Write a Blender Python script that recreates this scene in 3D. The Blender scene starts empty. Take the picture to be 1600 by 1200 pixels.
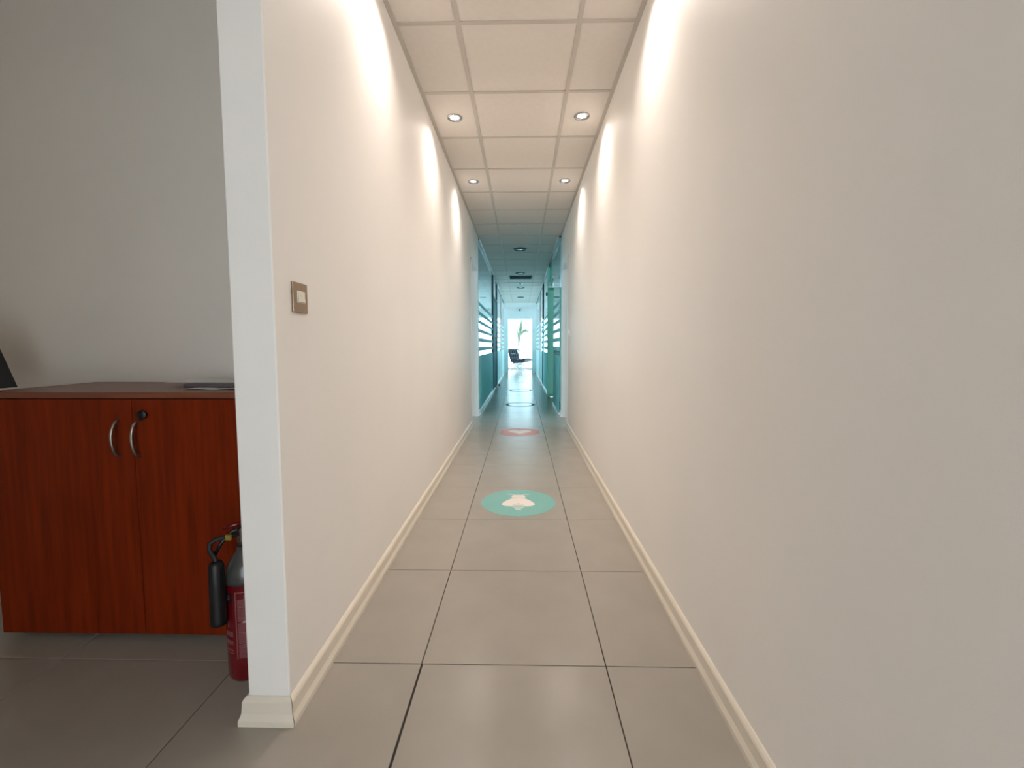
import bpy, math, random
from mathutils import Vector, Matrix
random.seed(7)
sc = bpy.context.scene
COL = sc.collection
PI = math.pi

# ---------------------------------------------------------------- camera
F_PX, PITCH, YAW, ROLL, CY, CAM_Z = 687.1, -0.0730, -0.0214, -0.0016, 590.3, 1.0355
fw = Vector((math.sin(YAW)*math.cos(PITCH), math.cos(YAW)*math.cos(PITCH), math.sin(PITCH)))
rt = Vector((math.cos(YAW), -math.sin(YAW), 0)); up = rt.cross(fw)
rt2 = rt*math.cos(ROLL)+up*math.sin(ROLL); up2 = -rt*math.sin(ROLL)+up*math.cos(ROLL)
cd = bpy.data.cameras.new('camera'); cam = bpy.data.objects.new('camera', cd); COL.objects.link(cam)
cd.sensor_width = 36; cd.lens = F_PX/1600*36; cd.shift_y = -(600-CY)/1600; cd.clip_start = .02
cam.matrix_world = Matrix(((rt2.x, up2.x, -fw.x, 0), (rt2.y, up2.y, -fw.y, 0), (rt2.z, up2.z, -fw.z, CAM_Z), (0, 0, 0, 1)))
sc.camera = cam

# ---------------------------------------------------------------- sky and exposure
SKY_COL, SKY_STR = (.77, .90, 1.0), 5.0
w = bpy.data.worlds.new('world'); sc.world = w; w.use_nodes = True
bgn = w.node_tree.nodes['Background']; bgn.inputs[0].default_value = (*SKY_COL, 1); bgn.inputs[1].default_value = SKY_STR
sc.view_settings.view_transform = 'Standard'; sc.view_settings.look = 'None'
sc.view_settings.exposure = 0.68; sc.view_settings.gamma = 1; sc.view_settings.use_curve_mapping = False
sc.cycles.max_bounces = 12; sc.cycles.diffuse_bounces = 8; sc.cycles.glossy_bounces = 5; sc.cycles.transparent_max_bounces = 24
sc.cycles.sample_clamp_indirect = 6; sc.cycles.use_adaptive_sampling = True; sc.cycles.adaptive_threshold = .02
BEAM_W, SPILL_W, LAMP_COL = 5.8, 15.6, (1.0, .875, .79)

def portal(name, loc, rot, sx, sy):
    l = bpy.data.lights.new(name, 'AREA'); l.shape = 'RECTANGLE'; l.size = sx; l.size_y = sy
    l.cycles.is_portal = True
    o = bpy.data.objects.new(name, l); COL.objects.link(o); o.location = loc; o.rotation_euler = rot

# ---------------------------------------------------------------- key dimensions (metres)
XL, XR = -.637, .581            # corridor wall faces
XLN = -.752                     # nook side of the left wall
YE = 1.130                      # near end of the left wall
YB = 1.885                      # nook back wall
HC = 2.621                      # ceiling height
YD0, YD1 = 5.60, 6.42           # door opening, left
YR0, YR1 = 5.52, 6.32           # door opening, right
YG = 6.60                       # start of the glass partitions
YP = 11.45                      # dark posts
YEND = 16.45                    # end wall
YF = 19.4                       # facade
YN = -2.15                      # added entrance behind, set near for its daylight
X0, X1 = -4.6, 4.5              # building shell
GXL, GXR = -.648, .566          # glass planes
DH = 2.125                      # door head

# ---------------------------------------------------------------- materials
def new_mat(name):
    m = bpy.data.materials.new(name); m.use_nodes = True
    nt = m.node_tree; nt.nodes.clear()
    out = nt.nodes.new('ShaderNodeOutputMaterial')
    return m, nt, out
def pbr(name, col, rough=.5, metal=0, spec=.5, var=.04, scale=6, bump=0, bscale=200, emit=None, estr=0, coat=0, stretch=(1, 1, 1), rvar=0):
    m, nt, out = new_mat(name)
    b = nt.nodes.new('ShaderNodeBsdfPrincipled'); nt.links.new(b.outputs[0], out.inputs[0])
    b.inputs['Roughness'].default_value = rough; b.inputs['Metallic'].default_value = metal
    b.inputs['Specular IOR Level'].default_value = spec; b.inputs['Coat Weight'].default_value = coat
    tc = nt.nodes.new('ShaderNodeTexCoord'); mp = nt.nodes.new('ShaderNodeMapping'); mp.inputs['Scale'].default_value = stretch
    nt.links.new(tc.outputs['Object'], mp.inputs[0])
    n = nt.nodes.new('ShaderNodeTexNoise'); n.inputs['Scale'].default_value = scale; n.inputs['Detail'].default_value = 6
    nt.links.new(mp.outputs[0], n.inputs['Vector'])
    r = nt.nodes.new('ShaderNodeValToRGB')
    r.color_ramp.elements[0].color = (*[c*(1-var) for c in col], 1); r.color_ramp.elements[0].position = .3
    r.color_ramp.elements[1].color = (*[min(1, c*(1+var)) for c in col], 1); r.color_ramp.elements[1].position = .7
    nt.links.new(n.outputs[0], r.inputs[0]); nt.links.new(r.outputs[0], b.inputs['Base Color'])
    if rvar:
        mr = nt.nodes.new('ShaderNodeMapRange'); mr.inputs[3].default_value = rough-rvar; mr.inputs[4].default_value = rough+rvar
        nt.links.new(n.outputs[0], mr.inputs[0]); nt.links.new(mr.outputs[0], b.inputs['Roughness'])
    if bump:
        n2 = nt.nodes.new('ShaderNodeTexNoise'); n2.inputs['Scale'].default_value = bscale; n2.inputs['Detail'].default_value = 3
        nt.links.new(tc.outputs['Object'], n2.inputs['Vector'])
        bp = nt.nodes.new('ShaderNodeBump'); bp.inputs['Strength'].default_value = bump; bp.inputs['Distance'].default_value = .002
        nt.links.new(n2.outputs[0], bp.inputs['Height']); nt.links.new(bp.outputs[0], b.inputs['Normal'])
    if emit:
        b.inputs['Emission Color'].default_value = (*emit, 1); b.inputs['Emission Strength'].default_value = estr
    return m
def glass(name, tint, ior=1.5):
    m, nt, out = new_mat(name)
    t = nt.nodes.new('ShaderNodeBsdfTransparent'); t.inputs[0].default_value = (*tint, 1)
    g = nt.nodes.new('ShaderNodeBsdfGlossy'); g.inputs['Roughness'].default_value = .0
    fr = nt.nodes.new('ShaderNodeFresnel'); fr.inputs[0].default_value = ior
    ge = nt.nodes.new('ShaderNodeNewGeometry')
    s = nt.nodes.new('ShaderNodeMath'); s.operation = 'SUBTRACT'; s.inputs[0].default_value = 1; nt.links.new(ge.outputs['Backfacing'], s.inputs[1])
    mu = nt.nodes.new('ShaderNodeMath'); mu.operation = 'MULTIPLY'; nt.links.new(fr.outputs[0], mu.inputs[0]); nt.links.new(s.outputs[0], mu.inputs[1])
    mx = nt.nodes.new('ShaderNodeMixShader'); nt.links.new(mu.outputs[0], mx.inputs[0]); nt.links.new(t.outputs[0], mx.inputs[1]); nt.links.new(g.outputs[0], mx.inputs[2])
    nt.links.new(mx.outputs[0], out.inputs[0])
    return m
def film(name, col, trans=.5, gl=.45):
    m, nt, out = new_mat(name)
    d = nt.nodes.new('ShaderNodeBsdfDiffuse'); d.inputs[0].default_value = (*col, 1)
    t = nt.nodes.new('ShaderNodeBsdfTranslucent'); t.inputs[0].default_value = (*col, 1)
    n = nt.nodes.new('ShaderNodeTexNoise'); n.inputs['Scale'].default_value = 300
    bp = nt.nodes.new('ShaderNodeBump'); bp.inputs['Strength'].default_value = .05; nt.links.new(n.outputs[0], bp.inputs['Height'])
    nt.links.new(bp.outputs[0], d.inputs['Normal'])
    mx = nt.nodes.new('ShaderNodeMixShader'); mx.inputs[0].default_value = trans
    nt.links.new(d.outputs[0], mx.inputs[1]); nt.links.new(t.outputs[0], mx.inputs[2])
    g = nt.nodes.new('ShaderNodeBsdfGlossy'); g.inputs['Roughness'].default_value = gl
    lw = nt.nodes.new('ShaderNodeFresnel'); lw.inputs[0].default_value = 1.08
    mx2 = nt.nodes.new('ShaderNodeMixShader'); gm = nt.nodes.new('ShaderNodeMath'); gm.operation = 'MULTIPLY'; gm.inputs[1].default_value = .3; nt.links.new(lw.outputs[0], gm.inputs[0])
    nt.links.new(gm.outputs[0], mx2.inputs[0]); nt.links.new(mx.outputs[0], mx2.inputs[1]); nt.links.new(g.outputs[0], mx2.inputs[2])
    nt.links.new(mx2.outputs[0], out.inputs[0])
    return m
M = {}
M['wall'] = pbr('wall_paint', (.88, .85, .815), .55, spec=.35, var=.015, scale=2, bump=.12, bscale=260)
M['wall_nook'] = pbr('nook_wall_paint', (.84, .79, .73), .6, spec=.3, var=.02, scale=2, bump=.12, bscale=260)
M['ceil_nook'] = pbr('dimmed_nook_ceiling', (.42, .40, .37), .8, var=.03)  # unseen ceiling made darker to cut light bounced onto the nook floor
M['white'] = pbr('white_gloss_paint', (.80, .80, .78), .35, var=.015, scale=4, bump=.03)
M['base'] = pbr('cream_skirting_paint', (.76, .69, .585), .32, var=.02, scale=9, bump=.03)
M['tile'] = pbr('porcelain_floor_tile', (.345, .310, .270), .235, spec=.34, var=.04, scale=5, bump=.02, bscale=120, rvar=.02)
M['grout'] = pbr('dark_grout', (.035, .03, .026), .9, var=.2, scale=40)
M['slab'] = pbr('pale_office_floor', (.60, .60, .58), .5, var=.04, scale=8)  # made pale to bounce more daylight up in the third bay
M['ctile'] = pbr('mineral_ceiling_tile', (.72, .67, .615), .9, spec=.1, var=.02, scale=30, bump=.15, bscale=500)
M['tbar'] = pbr('painted_ceiling_grid', (.53, .485, .43), .5, var=.03, scale=10)
M['shell'] = pbr('outer_wall_paint', (.78, .80, .80), .7, var=.02, scale=2)
M['dark_metal'] = pbr('dark_teal_metal', (.018, .115, .135), .4, metal=0, var=.08)
M['alu'] = pbr('brushed_aluminium', (.62, .64, .63), .3, metal=1, var=.05, scale=40)
M['chrome'] = pbr('polished_chrome', (.45, .45, .45), .15, metal=1, var=.02)
M['satin'] = pbr('satin_nickel', (.42, .39, .35), .35, metal=1, var=.04, scale=60)
M['bronze'] = pbr('brushed_bronze_plate', (.30, .215, .15), .38, metal=.75, var=.06, scale=60, stretch=(1, 1, .1))
M['ivory'] = pbr('ivory_plastic', (.72, .66, .56), .3, var=.02)
M['black'] = pbr('black_plastic', (.007, .007, .008), .45, var=.1)
M['rubber'] = pbr('black_rubber', (.015, .015, .016), .6, var=.1)
M['red'] = pbr('red_enamel', (.13, .0025, .006), .25, var=.05, coat=.3)
M['redprint'] = pbr('pale_red_print', (.20, .055, .06), .35, var=.12, scale=160)
M['redline'] = pbr('pink_print_line', (.26, .10, .10), .35, var=.1, scale=120)
M['greycyl'] = pbr('grey_enamel', (.062, .062, .060), .3, var=.05, coat=.2)
M['yellow'] = pbr('yellow_plastic', (.28, .20, .03), .4, var=.05)
M['cherry'] = pbr('cherry_veneer', (.178, .018, .002), .42, spec=.15, var=.28, scale=9, stretch=(6, 6, .35), bump=.02)
M['cherry_top'] = pbr('cherry_laminate_top', (.20, .06, .03), .34, spec=.5, var=.15, scale=9, stretch=(.5, 8, 6))
M['paper'] = pbr('white_paper', (.80, .79, .77), .8, var=.02)
M['paper_stack'] = pbr('shaded_paper_edge', (.11, .09, .10), .6, var=.05)  # shade on the side of the white stack, put into the colour
M['glass'] = glass('partition_glass', (.845, .96, .975))
M['glass_in'] = glass('added_entrance_glass', (.995, .965, .94))
M['glass_facade'] = glass('facade_glass', (.74, .855, .87))
M['glass_side'] = glass('added_side_glass', (.985, .985, .99))
M['film'] = film('frosted_teal_film', (.57, .92, .92), .65)
M['film_pale'] = film('frosted_pale_film', (.66, .84, .85), .55)
M['film_green'] = film('frosted_green_film', (.56, .86, .76), .7)
M['film_dark'] = film('frosted_dark_teal_film', (.03, .21, .24), .25)
M['decal_teal'] = pbr('teal_vinyl', (.205, .44, .40), .35, var=.02)
M['decal_coral'] = pbr('coral_vinyl', (.55, .17, .12), .35, var=.02)
M['decal_white'] = pbr('off_white_vinyl', (.76, .68, .63), .4, var=.01)
M['decal_slate'] = pbr('slate_vinyl', (.055, .08, .10), .85, spec=.1, var=.05)
M['leather'] = pbr('dark_navy_leather', (.010, .026, .042), .45, spec=.32, var=.1, bump=.1, bscale=90)
M['leaf'] = pbr('palm_leaf', (.13, .22, .12), .4, var=.2, scale=14)
M['trunk'] = pbr('palm_stem', (.20, .22, .10), .7, var=.2, scale=20)
M['planter'] = pbr('white_planter', (.75, .75, .73), .5, var=.02)
M['soil'] = pbr('soil', (.05, .035, .025), .95, var=.3, scale=50)
M['terrace'] = pbr('pale_terrace_stone', (.62, .62, .6), .8, var=.05)
M['lens'] = pbr('lit_lamp_lens', (1, .97, .9), .3, emit=(1.0, .93, .82), estr=28)
M['opal'] = pbr('opal_glass', (.68, .74, .74), .15, var=.01)
M['grille'] = pbr('dark_vent', (.20, .28, .31), .5, var=.1)

# ---------------------------------------------------------------- mesh helpers
class MB:
    def __init__(s): s.v, s.f, s.sm = [], [], []
    def add(s, vs, fs, smooth=False):
        b = len(s.v); s.v += [tuple(v) for v in vs]
        for f in fs: s.f.append(tuple(b+i for i in f)); s.sm.append(smooth)
        return s
    def box(s, a, b):
        (x0, y0, z0), (x1, y1, z1) = a, b
        x0, x1 = min(x0, x1), max(x0, x1); y0, y1 = min(y0, y1), max(y0, y1); z0, z1 = min(z0, z1), max(z0, z1)
        return s.add([(x0, y0, z0), (x1, y0, z0), (x1, y1, z0), (x0, y1, z0), (x0, y0, z1), (x1, y0, z1), (x1, y1, z1), (x0, y1, z1)],
                     [(0, 3, 2, 1), (4, 5, 6, 7), (0, 1, 5, 4), (1, 2, 6, 5), (2, 3, 7, 6), (3, 0, 4, 7)])
    def lathe(s, prof, n=24, c=(0, 0, 0), a0=0, a1=2*PI, smooth=True, cap=True):
        full = abs(a1-a0-2*PI) < 1e-6; m = n if full else n+1
        vs = []
        for r, z in prof:
            for i in range(m):
                a = a0+(a1-a0)*i/n; vs.append((c[0]+r*math.cos(a), c[1]+r*math.sin(a), c[2]+z))
        fs = []
        for k in range(len(prof)-1):
            for i in range(n):
                j = (i+1) % m if full else i+1
                fs.append((k*m+i, k*m+j, (k+1)*m+j, (k+1)*m+i))
        s.add(vs, fs, smooth)
        if full and cap:
            b = len(s.v)-len(vs)
            if prof[0][0] > 1e-6: s.f.append(tuple(b+i for i in range(m))[::-1]); s.sm.append(False)
            if prof[-1][0] > 1e-6: s.f.append(tuple(b+(len(prof)-1)*m+i for i in range(m))); s.sm.append(False)
        return s
    def tube(s, pts, r, n=10, r2=None, flat=None):
        pts = [Vector(p) for p in pts]; N = len(pts); vs = []
        ref = None
        for i, p in enumerate(pts):
            t = (pts[min(i+1, N-1)]-pts[max(i-1, 0)]).normalized()
            if ref is None: ref = Vector((0, 0, 1)) if abs(t.z) < .9 else Vector((1, 0, 0))
            u = (ref-t*ref.dot(t)).normalized(); v = t.cross(u); ref = u
            rr = r if r2 is None else r+(r2-r)*i/(N-1)
            for k in range(n):
                a = 2*PI*k/n; vs.append(p+u*rr*math.cos(a)*(flat or 1)+v*rr*math.sin(a))
        fs = [(i*n+k, i*n+(k+1) % n, (i+1)*n+(k+1) % n, (i+1)*n+k) for i in range(N-1) for k in range(n)]
        s.add(vs, fs, True)
        b = len(s.v)-len(vs)
        s.f.append(tuple(b+k for k in range(n))[::-1]); s.sm.append(False)
        s.f.append(tuple(b+(N-1)*n+k for k in range(n))); s.sm.append(False)
        return s
    def prism(s, poly, z0, z1):
        n = len(poly)
        return s.add([(x, y, z0) for x, y in poly]+[(x, y, z1) for x, y in poly],
                     [tuple(range(n))[::-1], tuple(range(n, 2*n))]+[(i, (i+1) % n, n+(i+1) % n, n+i) for i in range(n)])
    def mesh(s, name, m):
        me = bpy.data.meshes.new(name); me.from_pydata(s.v, [], s.f); me.materials.append(M[m] if isinstance(m, str) else m)
        me.polygons.foreach_set('use_smooth', s.sm); me.update(); return me
    def build(s, name, m, parent=None, loc=None, bevel=0):
        o = bpy.data.objects.new(name, s.mesh(name, m)); COL.objects.link(o)
        if loc: o.location = loc
        if parent: o.parent = parent
        if bevel:
            b = o.modifiers.new('bevel', 'BEVEL'); b.width = bevel; b.segments = 2; b.limit_method = 'ANGLE'
        return o
def tag(o, label=None, cat=None, group=None, kind=None):
    if label: o['label'] = label
    if cat: o['category'] = cat
    if group: o['group'] = group
    if kind: o['kind'] = kind
    return o
def empty(name, loc=(0, 0, 0), rz=0, **k):
    o = bpy.data.objects.new(name, None); COL.objects.link(o); o.location = loc; o.rotation_euler[2] = rz; o.empty_display_size = .1
    return tag(o, **k)
def inst(name, me, parent, loc):
    o = bpy.data.objects.new(name, me); COL.objects.link(o); o.location = loc; o.parent = parent; return o
def struct(o, label, cat=None): return tag(o, label, cat, kind='structure')
def bx(name, a, b, m, parent=None, bevel=0):
    c = Vector([(a[i]+b[i])/2 for i in range(3)]); c.z = min(a[2], b[2])
    mb = MB().box(Vector(a)-c, Vector(b)-c)
    off = c if parent is None else c-parent.location
    return mb.build(name, m, parent, off, bevel)

# ---------------------------------------------------------------- floor
floor = struct(bx('floor', (X0, YN, -.12), (X1, YF, -.0035), 'grout'), 'grey porcelain tiled floor running down the corridor', 'floor')
FY0, FX0, G = 1.3574, -.3261, .0016
tmesh = {}
def ftile(x0, x1, y0, y1):
    k = (round(x1-x0, 4), round(y1-y0, 4))
    if k not in tmesh:
        a, b = (x1-x0)/2, (y1-y0)/2
        e = .0012
        mb = MB().add([(-a, -b, -.0030), (a, -b, -.0030), (a, b, -.0030), (-a, b, -.0030), (-a, -b, -e), (a, -b, -e), (a, b, -e), (-a, b, -e),
                       (-a+e, -b+e, 0), (a-e, -b+e, 0), (a-e, b-e, 0), (-a+e, b-e, 0)],
                      [(0, 1, 5, 4), (1, 2, 6, 5), (2, 3, 7, 6), (3, 0, 4, 7), (4, 5, 9, 8), (5, 6, 10, 9), (6, 7, 11, 10), (7, 4, 8, 11), (8, 9, 10, 11)])
        tmesh[k] = mb.mesh('floor_tile', 'tile')
    inst('floor_tile', tmesh[k], floor, Vector(((x0+x1)/2, (y0+y1)/2, 0))-floor.location)
for r in range(-9, 26):
    y0, y1 = FY0+.6*r+G, FY0+.6*(r+1)-G
    if y1 > YEND+.0: y1 = min(y1, YEND)
    if y1-y0 < .05: continue
    cols = [-1, 0, 1]
    if -3 <= r <= 0: cols = [-4, -3, -2]+cols
    for c in cols:
        x0, x1 = FX0+.6*c+G, FX0+.6*(c+1)-G
        if c == 0 and r < 0: x0 += .0035
        if c == 1: x1 = min(x1, .70)
        if c == -1 and y0 > 2.0: x0 = max(x0, -.76)
        ftile(x0, x1, y0, y1)
ofl = struct(bx('floor_office', (X0, YG-.2, -.0032), (-.76, YF, -.0005), 'slab'), 'pale office floor behind the glass', 'floor')
ofr = struct(bx('floor_office', (.705, YG-.2, -.0032), (X1, YF, -.0005), 'slab'), 'pale office floor beyond the green glass door', 'floor')
lf = struct(bx('floor_lounge', (-.755, YEND+.003, -.0032), (.70, YF, 0), 'tile'), 'pale stone floor under the lounge chair', 'floor')
ter = struct(bx('terrace', (X0, YF+.02, -.2), (X1, YF+6, -.02), 'terrace'), 'pale terrace outside the facade windows', 'terrace')

# ---------------------------------------------------------------- ceiling
roof = struct(bx('ceiling', (X0, YN, HC+.10), (X1, YF, HC+.2), 'shell'), 'suspended ceiling of square mineral tiles in a painted grid', 'ceiling')
rl = roof.location
CY0, CXL, CXR = 2.2857, -.3145, .2855
TZ = HC+.004
LAMPS = [(-.466, 1.986), (.420, 1.986), (-.466, 3.187), (.420, 3.187), (-.466, 4.387), (.420, 4.387)]
cmesh = {}
def ctile(x0, x1, y0, y1, hole=None, R=.040):
    if hole:
        hx, hy = hole; n = 32; mb = MB(); vs = []
        for i in range(n):
            a = 2*PI*i/n+PI/4; vs.append((hx+R*math.cos(a), hy+R*math.sin(a), TZ))
        for i in range(n):
            a = 2*PI*i/n+PI/4; vs.append((hx+R*math.cos(a), hy+R*math.sin(a), TZ+.016))
        for i in range(n):                                   # matching points on the square rim
            q, t = divmod(i, n//4); t /= (n//4)
            cs = [(x1, y1), (x0, y1), (x0, y0), (x1, y0)]
            p0, p1 = cs[q], cs[(q+1) % 4]
            vs.append((p0[0]+(p1[0]-p0[0])*t, p0[1]+(p1[1]-p0[1])*t, TZ))
        fs = []
        for i in range(n):
            j = (i+1) % n
            fs.append((i, j, 2*n+j, 2*n+i)); fs.append((i, n+i, n+j, j))
        cx, cy = (x0+x1)/2, (y0+y1)/2
        vs = [(x-cx, y-cy, z-TZ) for x, y, z in vs]
        mb.add(vs, fs)
        inst('ceiling_tile', mb.mesh('ceiling_tile_cut', 'ctile'), roof, Vector((cx, cy, TZ))-rl)
        return
    k = (round(x1-x0, 3), round(y1-y0, 3))
    if k not in cmesh:
        a, b = (x1-x0)/2, (y1-y0)/2
        cmesh[k] = MB().box((-a, -b, 0), (a, b, .016)).mesh('ceiling_tile', 'ctile')
    inst('ceiling_tile', cmesh[k], roof, Vector(((x0+x1)/2, (y0+y1)/2, TZ))-rl)
rows = [(CY0+.6*k, CY0+.6*(k+1)) for k in range(-10, 24)]
rows = [(max(a, YN), min(b, YEND)) for a, b in rows if a < YEND-.05 and b > YN]
GR = (10.0857, 10.6857)
ROUND = [7.386, 9.786, 12.186, 14.586]
for a, b in rows:
    for ci, (x0, x1) in enumerate(((XL+.001, CXL-.001), (CXL+.001, CXR-.001), (CXR+.001, XR-.001))):
        if ci == 1 and abs(a-GR[0]) < .05: continue
        hole = next((p for p in LAMPS if x0 < p[0] < x1 and a < p[1] < b), None)
        ctile(x0, x1, a+.001, b-.001, hole)
bw = .012
for x in (CXL, CXR):
    bx('grid_runner', (x-bw, YN, HC), (x+bw, YEND, TZ-.0003), 'tbar', roof); bx('grid_web', (x-.002, YN, TZ-.0002), (x+.002, YEND, TZ+.03), 'tbar', roof)
crossm = {}
for a, b in rows[1:]:
    for ci, (x0, x1) in enumerate(((XL+.022, CXL-bw), (CXL+bw, CXR-bw), (CXR+bw, XR-.022))):
        k = ci
        if k not in crossm: crossm[k] = MB().box((-(x1-x0)/2, -bw, 0), ((x1-x0)/2, bw, .0034)).mesh('grid_cross', 'tbar')
        inst('grid_cross_bar', crossm[k], roof, Vector(((x0+x1)/2, a, HC+.0002))-rl)
bx('grid_edge_trim', (XL, YE, HC-.001), (XL+.023, YEND, TZ-.0003), 'tbar', roof)
bx('grid_edge_trim', (XR-.023, YN, HC-.001), (XR, YEND, TZ-.0003), 'tbar', roof)
# plain plasterboard over nook, offices, side rooms
struct(bx('ceiling_nook', (X0, YN, HC+.02), (XL-.001, YG, HC+.06), 'ceil_nook'), 'plain unseen ceiling over the cabinet nook, greyed to dim it', 'ceiling')
struct(bx('ceiling_side', (XR+.001, YN, HC+.02), (X1, YG, HC+.06), 'wall'), 'plain ceiling over the room behind the right wall', 'ceiling')
struct(bx('ceiling_office', (X0, YG+.001, HC+.02), (XL-.002, YF, HC+.06), 'shell'), 'white office ceiling behind the left glass partition', 'ceiling')
struct(bx('ceiling_office', (XR+.002, YG+.001, HC+.02), (X1, YF, HC+.06), 'shell'), 'white office ceiling behind the right glass partition', 'ceiling')
struct(bx('ceiling_lounge', (XL-.001, YEND+.08, HC+.02), (XR+.001, YF, HC+.06), 'shell'), 'white ceiling over the lounge chair', 'ceiling')

# ---------------------------------------------------------------- walls
ZT = HC+.019
NK = -1.00                      # other side of the nook opening
def wall(name, boxes, m, label, bevel=0):
    mb = MB(); c = Vector(boxes[0][0])
    for a, b in boxes: mb.box(Vector(a)-c, Vector(b)-c)
    return struct(mb.build(name, m, None, c, bevel), label, 'wall')
wl = wall('wall_left', [((XLN, YE, 0), (XL, YD0, ZT)), ((XLN, YD0, DH), (XL, YD1, ZT)), ((XLN, YD1, 0), (XL, YG, ZT))], 'wall', 'cream painted corridor wall with the switch plate, ending in a white corner', .004)
wr = wall('wall_right', [((XR, YN, 0), (XR+.12, YR0, ZT)), ((XR, YR0, DH), (XR+.12, YR1, ZT)), ((XR, YR1, 0), (XR+.12, YG-.1, ZT))], 'wall', 'long cream painted corridor wall without openings near the front', .004)
wall('wall_nook', [((-2.6, YB, 0), (XLN-.001, YB+.1, ZT))], 'wall_nook', 'grey beige wall behind the cherry cabinet')
wall('wall_nook_side', [((-2.7, NK-.1, 0), (-2.601, YB+.1, ZT))], 'wall_nook', 'grey beige side wall of the cabinet nook')
wall('wall_nook_front', [((-2.6, NK-.1, 0), (XLN, NK, ZT)), ((XLN, YN, 0), (XL, NK, ZT))], 'wall', 'cream wall on the other side of the nook opening')
wall('wall_room_left', [((X0, YG+.02, 0), (XLN, YG+.1, ZT))], 'shell', 'white wall between the left side room and the office')
wall('wall_room_right', [((XR+.121, YG-.1, 0), (X1, YG-.02, ZT))], 'shell', 'white wall between the right side room and the office')
SW = [(11.75, 13.9), (14.1, 16.25)]               # side windows added to light the far bays and end wall
SWR = (2.6, 6.0)                                   # unseen window added to each side room for cool daylight
def outer(name, xa, xb, label):
    b, y = [], YN
    for a_, b_ in [SWR]+SW:
        b += [((xa, y, -.1), (xb, a_, HC+.2)), ((xa, a_, -.1), (xb, b_, .5)), ((xa, a_, 2.3), (xb, b_, HC+.2))]; y = b_
    return wall(name, b+[((xa, y, -.1), (xb, YF+.1, HC+.2))], 'shell', label)
outer('wall_outer_left', X0-.1, X0-.001, 'outer wall of the building on the left')
outer('wall_outer_right', X1+.001, X1+.1, 'outer wall of the building on the right')
wall('wall_blocker_left', [((X0, YP-.05, 0), (-3.0, YP+.05, ZT))], 'shell', 'white cross wall added in the left office to block side light')  # added wall stubs, keep side window light out of the nearer bays
wall('wall_blocker_right', [((2.9, YP-.05, 0), (X1, YP+.05, ZT))], 'shell', 'white cross wall added in the right office to block side light')
wall('wall_entrance', [((X0, YN-.1, -.1), (XL+.05, YN-.001, HC+.2)), ((XR-.05, YN-.1, -.1), (X1, YN-.001, HC+.2)), ((XL+.05, YN-.1, 2.45), (XR-.05, YN-.001, HC+.2))], 'shell', 'wall around the added glazed entrance behind the camera')
OX0, OX1, OZ = -.492, .392, 2.03
wall('wall_end', [((GXL-.02, YEND, 0), (OX0, YEND+.1, ZT)), ((OX1, YEND, 0), (GXR+.02, YEND+.1, ZT)), ((OX0, YEND, OZ), (OX1, YEND+.1, ZT))], 'shell', 'white end wall around the bright doorway')
struct(bx('trim_1', (GXL+.02, YEND-.012, 2.405), (GXR-.02, YEND-.001, 2.425), 'white'), 'thin white ledge across the end wall above the doorway', 'trim')

# skirting boards with an ogee profile
PROF = [(0, .076), (.003, .0755), (.009, .069), (.0115, .063), (.0125, .045), (.0135, .032), (.017, .022), (.0195, .016), (.020, .010), (.020, 0), (0, 0)]
def skirting(name, path, label, m='base', m0=0, m1=0):
    # path in plan, skirting grows to the left-hand side of the walking direction
    P = [Vector((x, y)) for x, y in path]; N = len(P); rings = []
    for i in range(N):
        d0 = (P[i]-P[i-1]).normalized() if i else None; d1 = (P[i+1]-P[i]).normalized() if i < N-1 else None
        n0 = Vector((-d0.y, d0.x)) if d0 else None; n1 = Vector((-d1.y, d1.x)) if d1 else None
        if n0 and n1: n = (n0+n1); n = n/ (n.dot(n0))
        else: n = n0 or n1
        e = -d1*m0 if i == 0 else (d0*m1 if i == N-1 else Vector((0, 0)))
        rings.append([(P[i].x+n.x*o+e.x*o, P[i].y+n.y*o+e.y*o, z) for o, z in PROF])
    k = len(PROF); mb = MB(); c = Vector((P[0].x, P[0].y, 0))
    vs = [Vector(v)-c for r in rings for v in r]
    fs = [(i*k+j, i*k+(j+1) % k, (i+1)*k+(j+1) % k, (i+1)*k+j) for i in range(N-1) for j in range(k)]
    fs += [tuple(range(k))[::-1], tuple((N-1)*k+j for j in range(k))]
    return struct(mb.add(vs, fs).build(name, m, None, c), label, 'baseboard')
# left-hand normal of the direction: walking towards -y on the left wall the corridor lies on the left
skirting('baseboard_left', [(XL+.0005, YD0-.02), (XL+.0005, YE+.0008)], 'cream ogee skirting board along the wall with the switch plate', m1=1)
skirting('baseboard_corner', [(XL-.0008, YE-.0005), (XLN-.0005, YE-.0005), (XLN-.0005, YB-.001)], 'short cream skirting piece wrapping the wall corner beside the fire extinguisher', 'base', m0=1)
skirting('baseboard_right', [(XR-.0005, YN+.02), (XR-.0005, YR0-.02)], 'cream ogee skirting board along the long right wall')
skirting('baseboard_nook', [(XLN-.03, YB-.0005), (-2.6, YB-.0005)], 'skirting board behind the cherry cabinet')
skirting('baseboard_stub', [(XL+.0005, YG), (XL+.0005, YD1+.012)], 'short white skirting at the far side of the left doorway', 'white')
skirting('baseboard_stub', [(XR-.0005, YR1+.012), (XR-.0005, YG-.1)], 'short white skirting at the far side of the right doorway', 'white')

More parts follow.
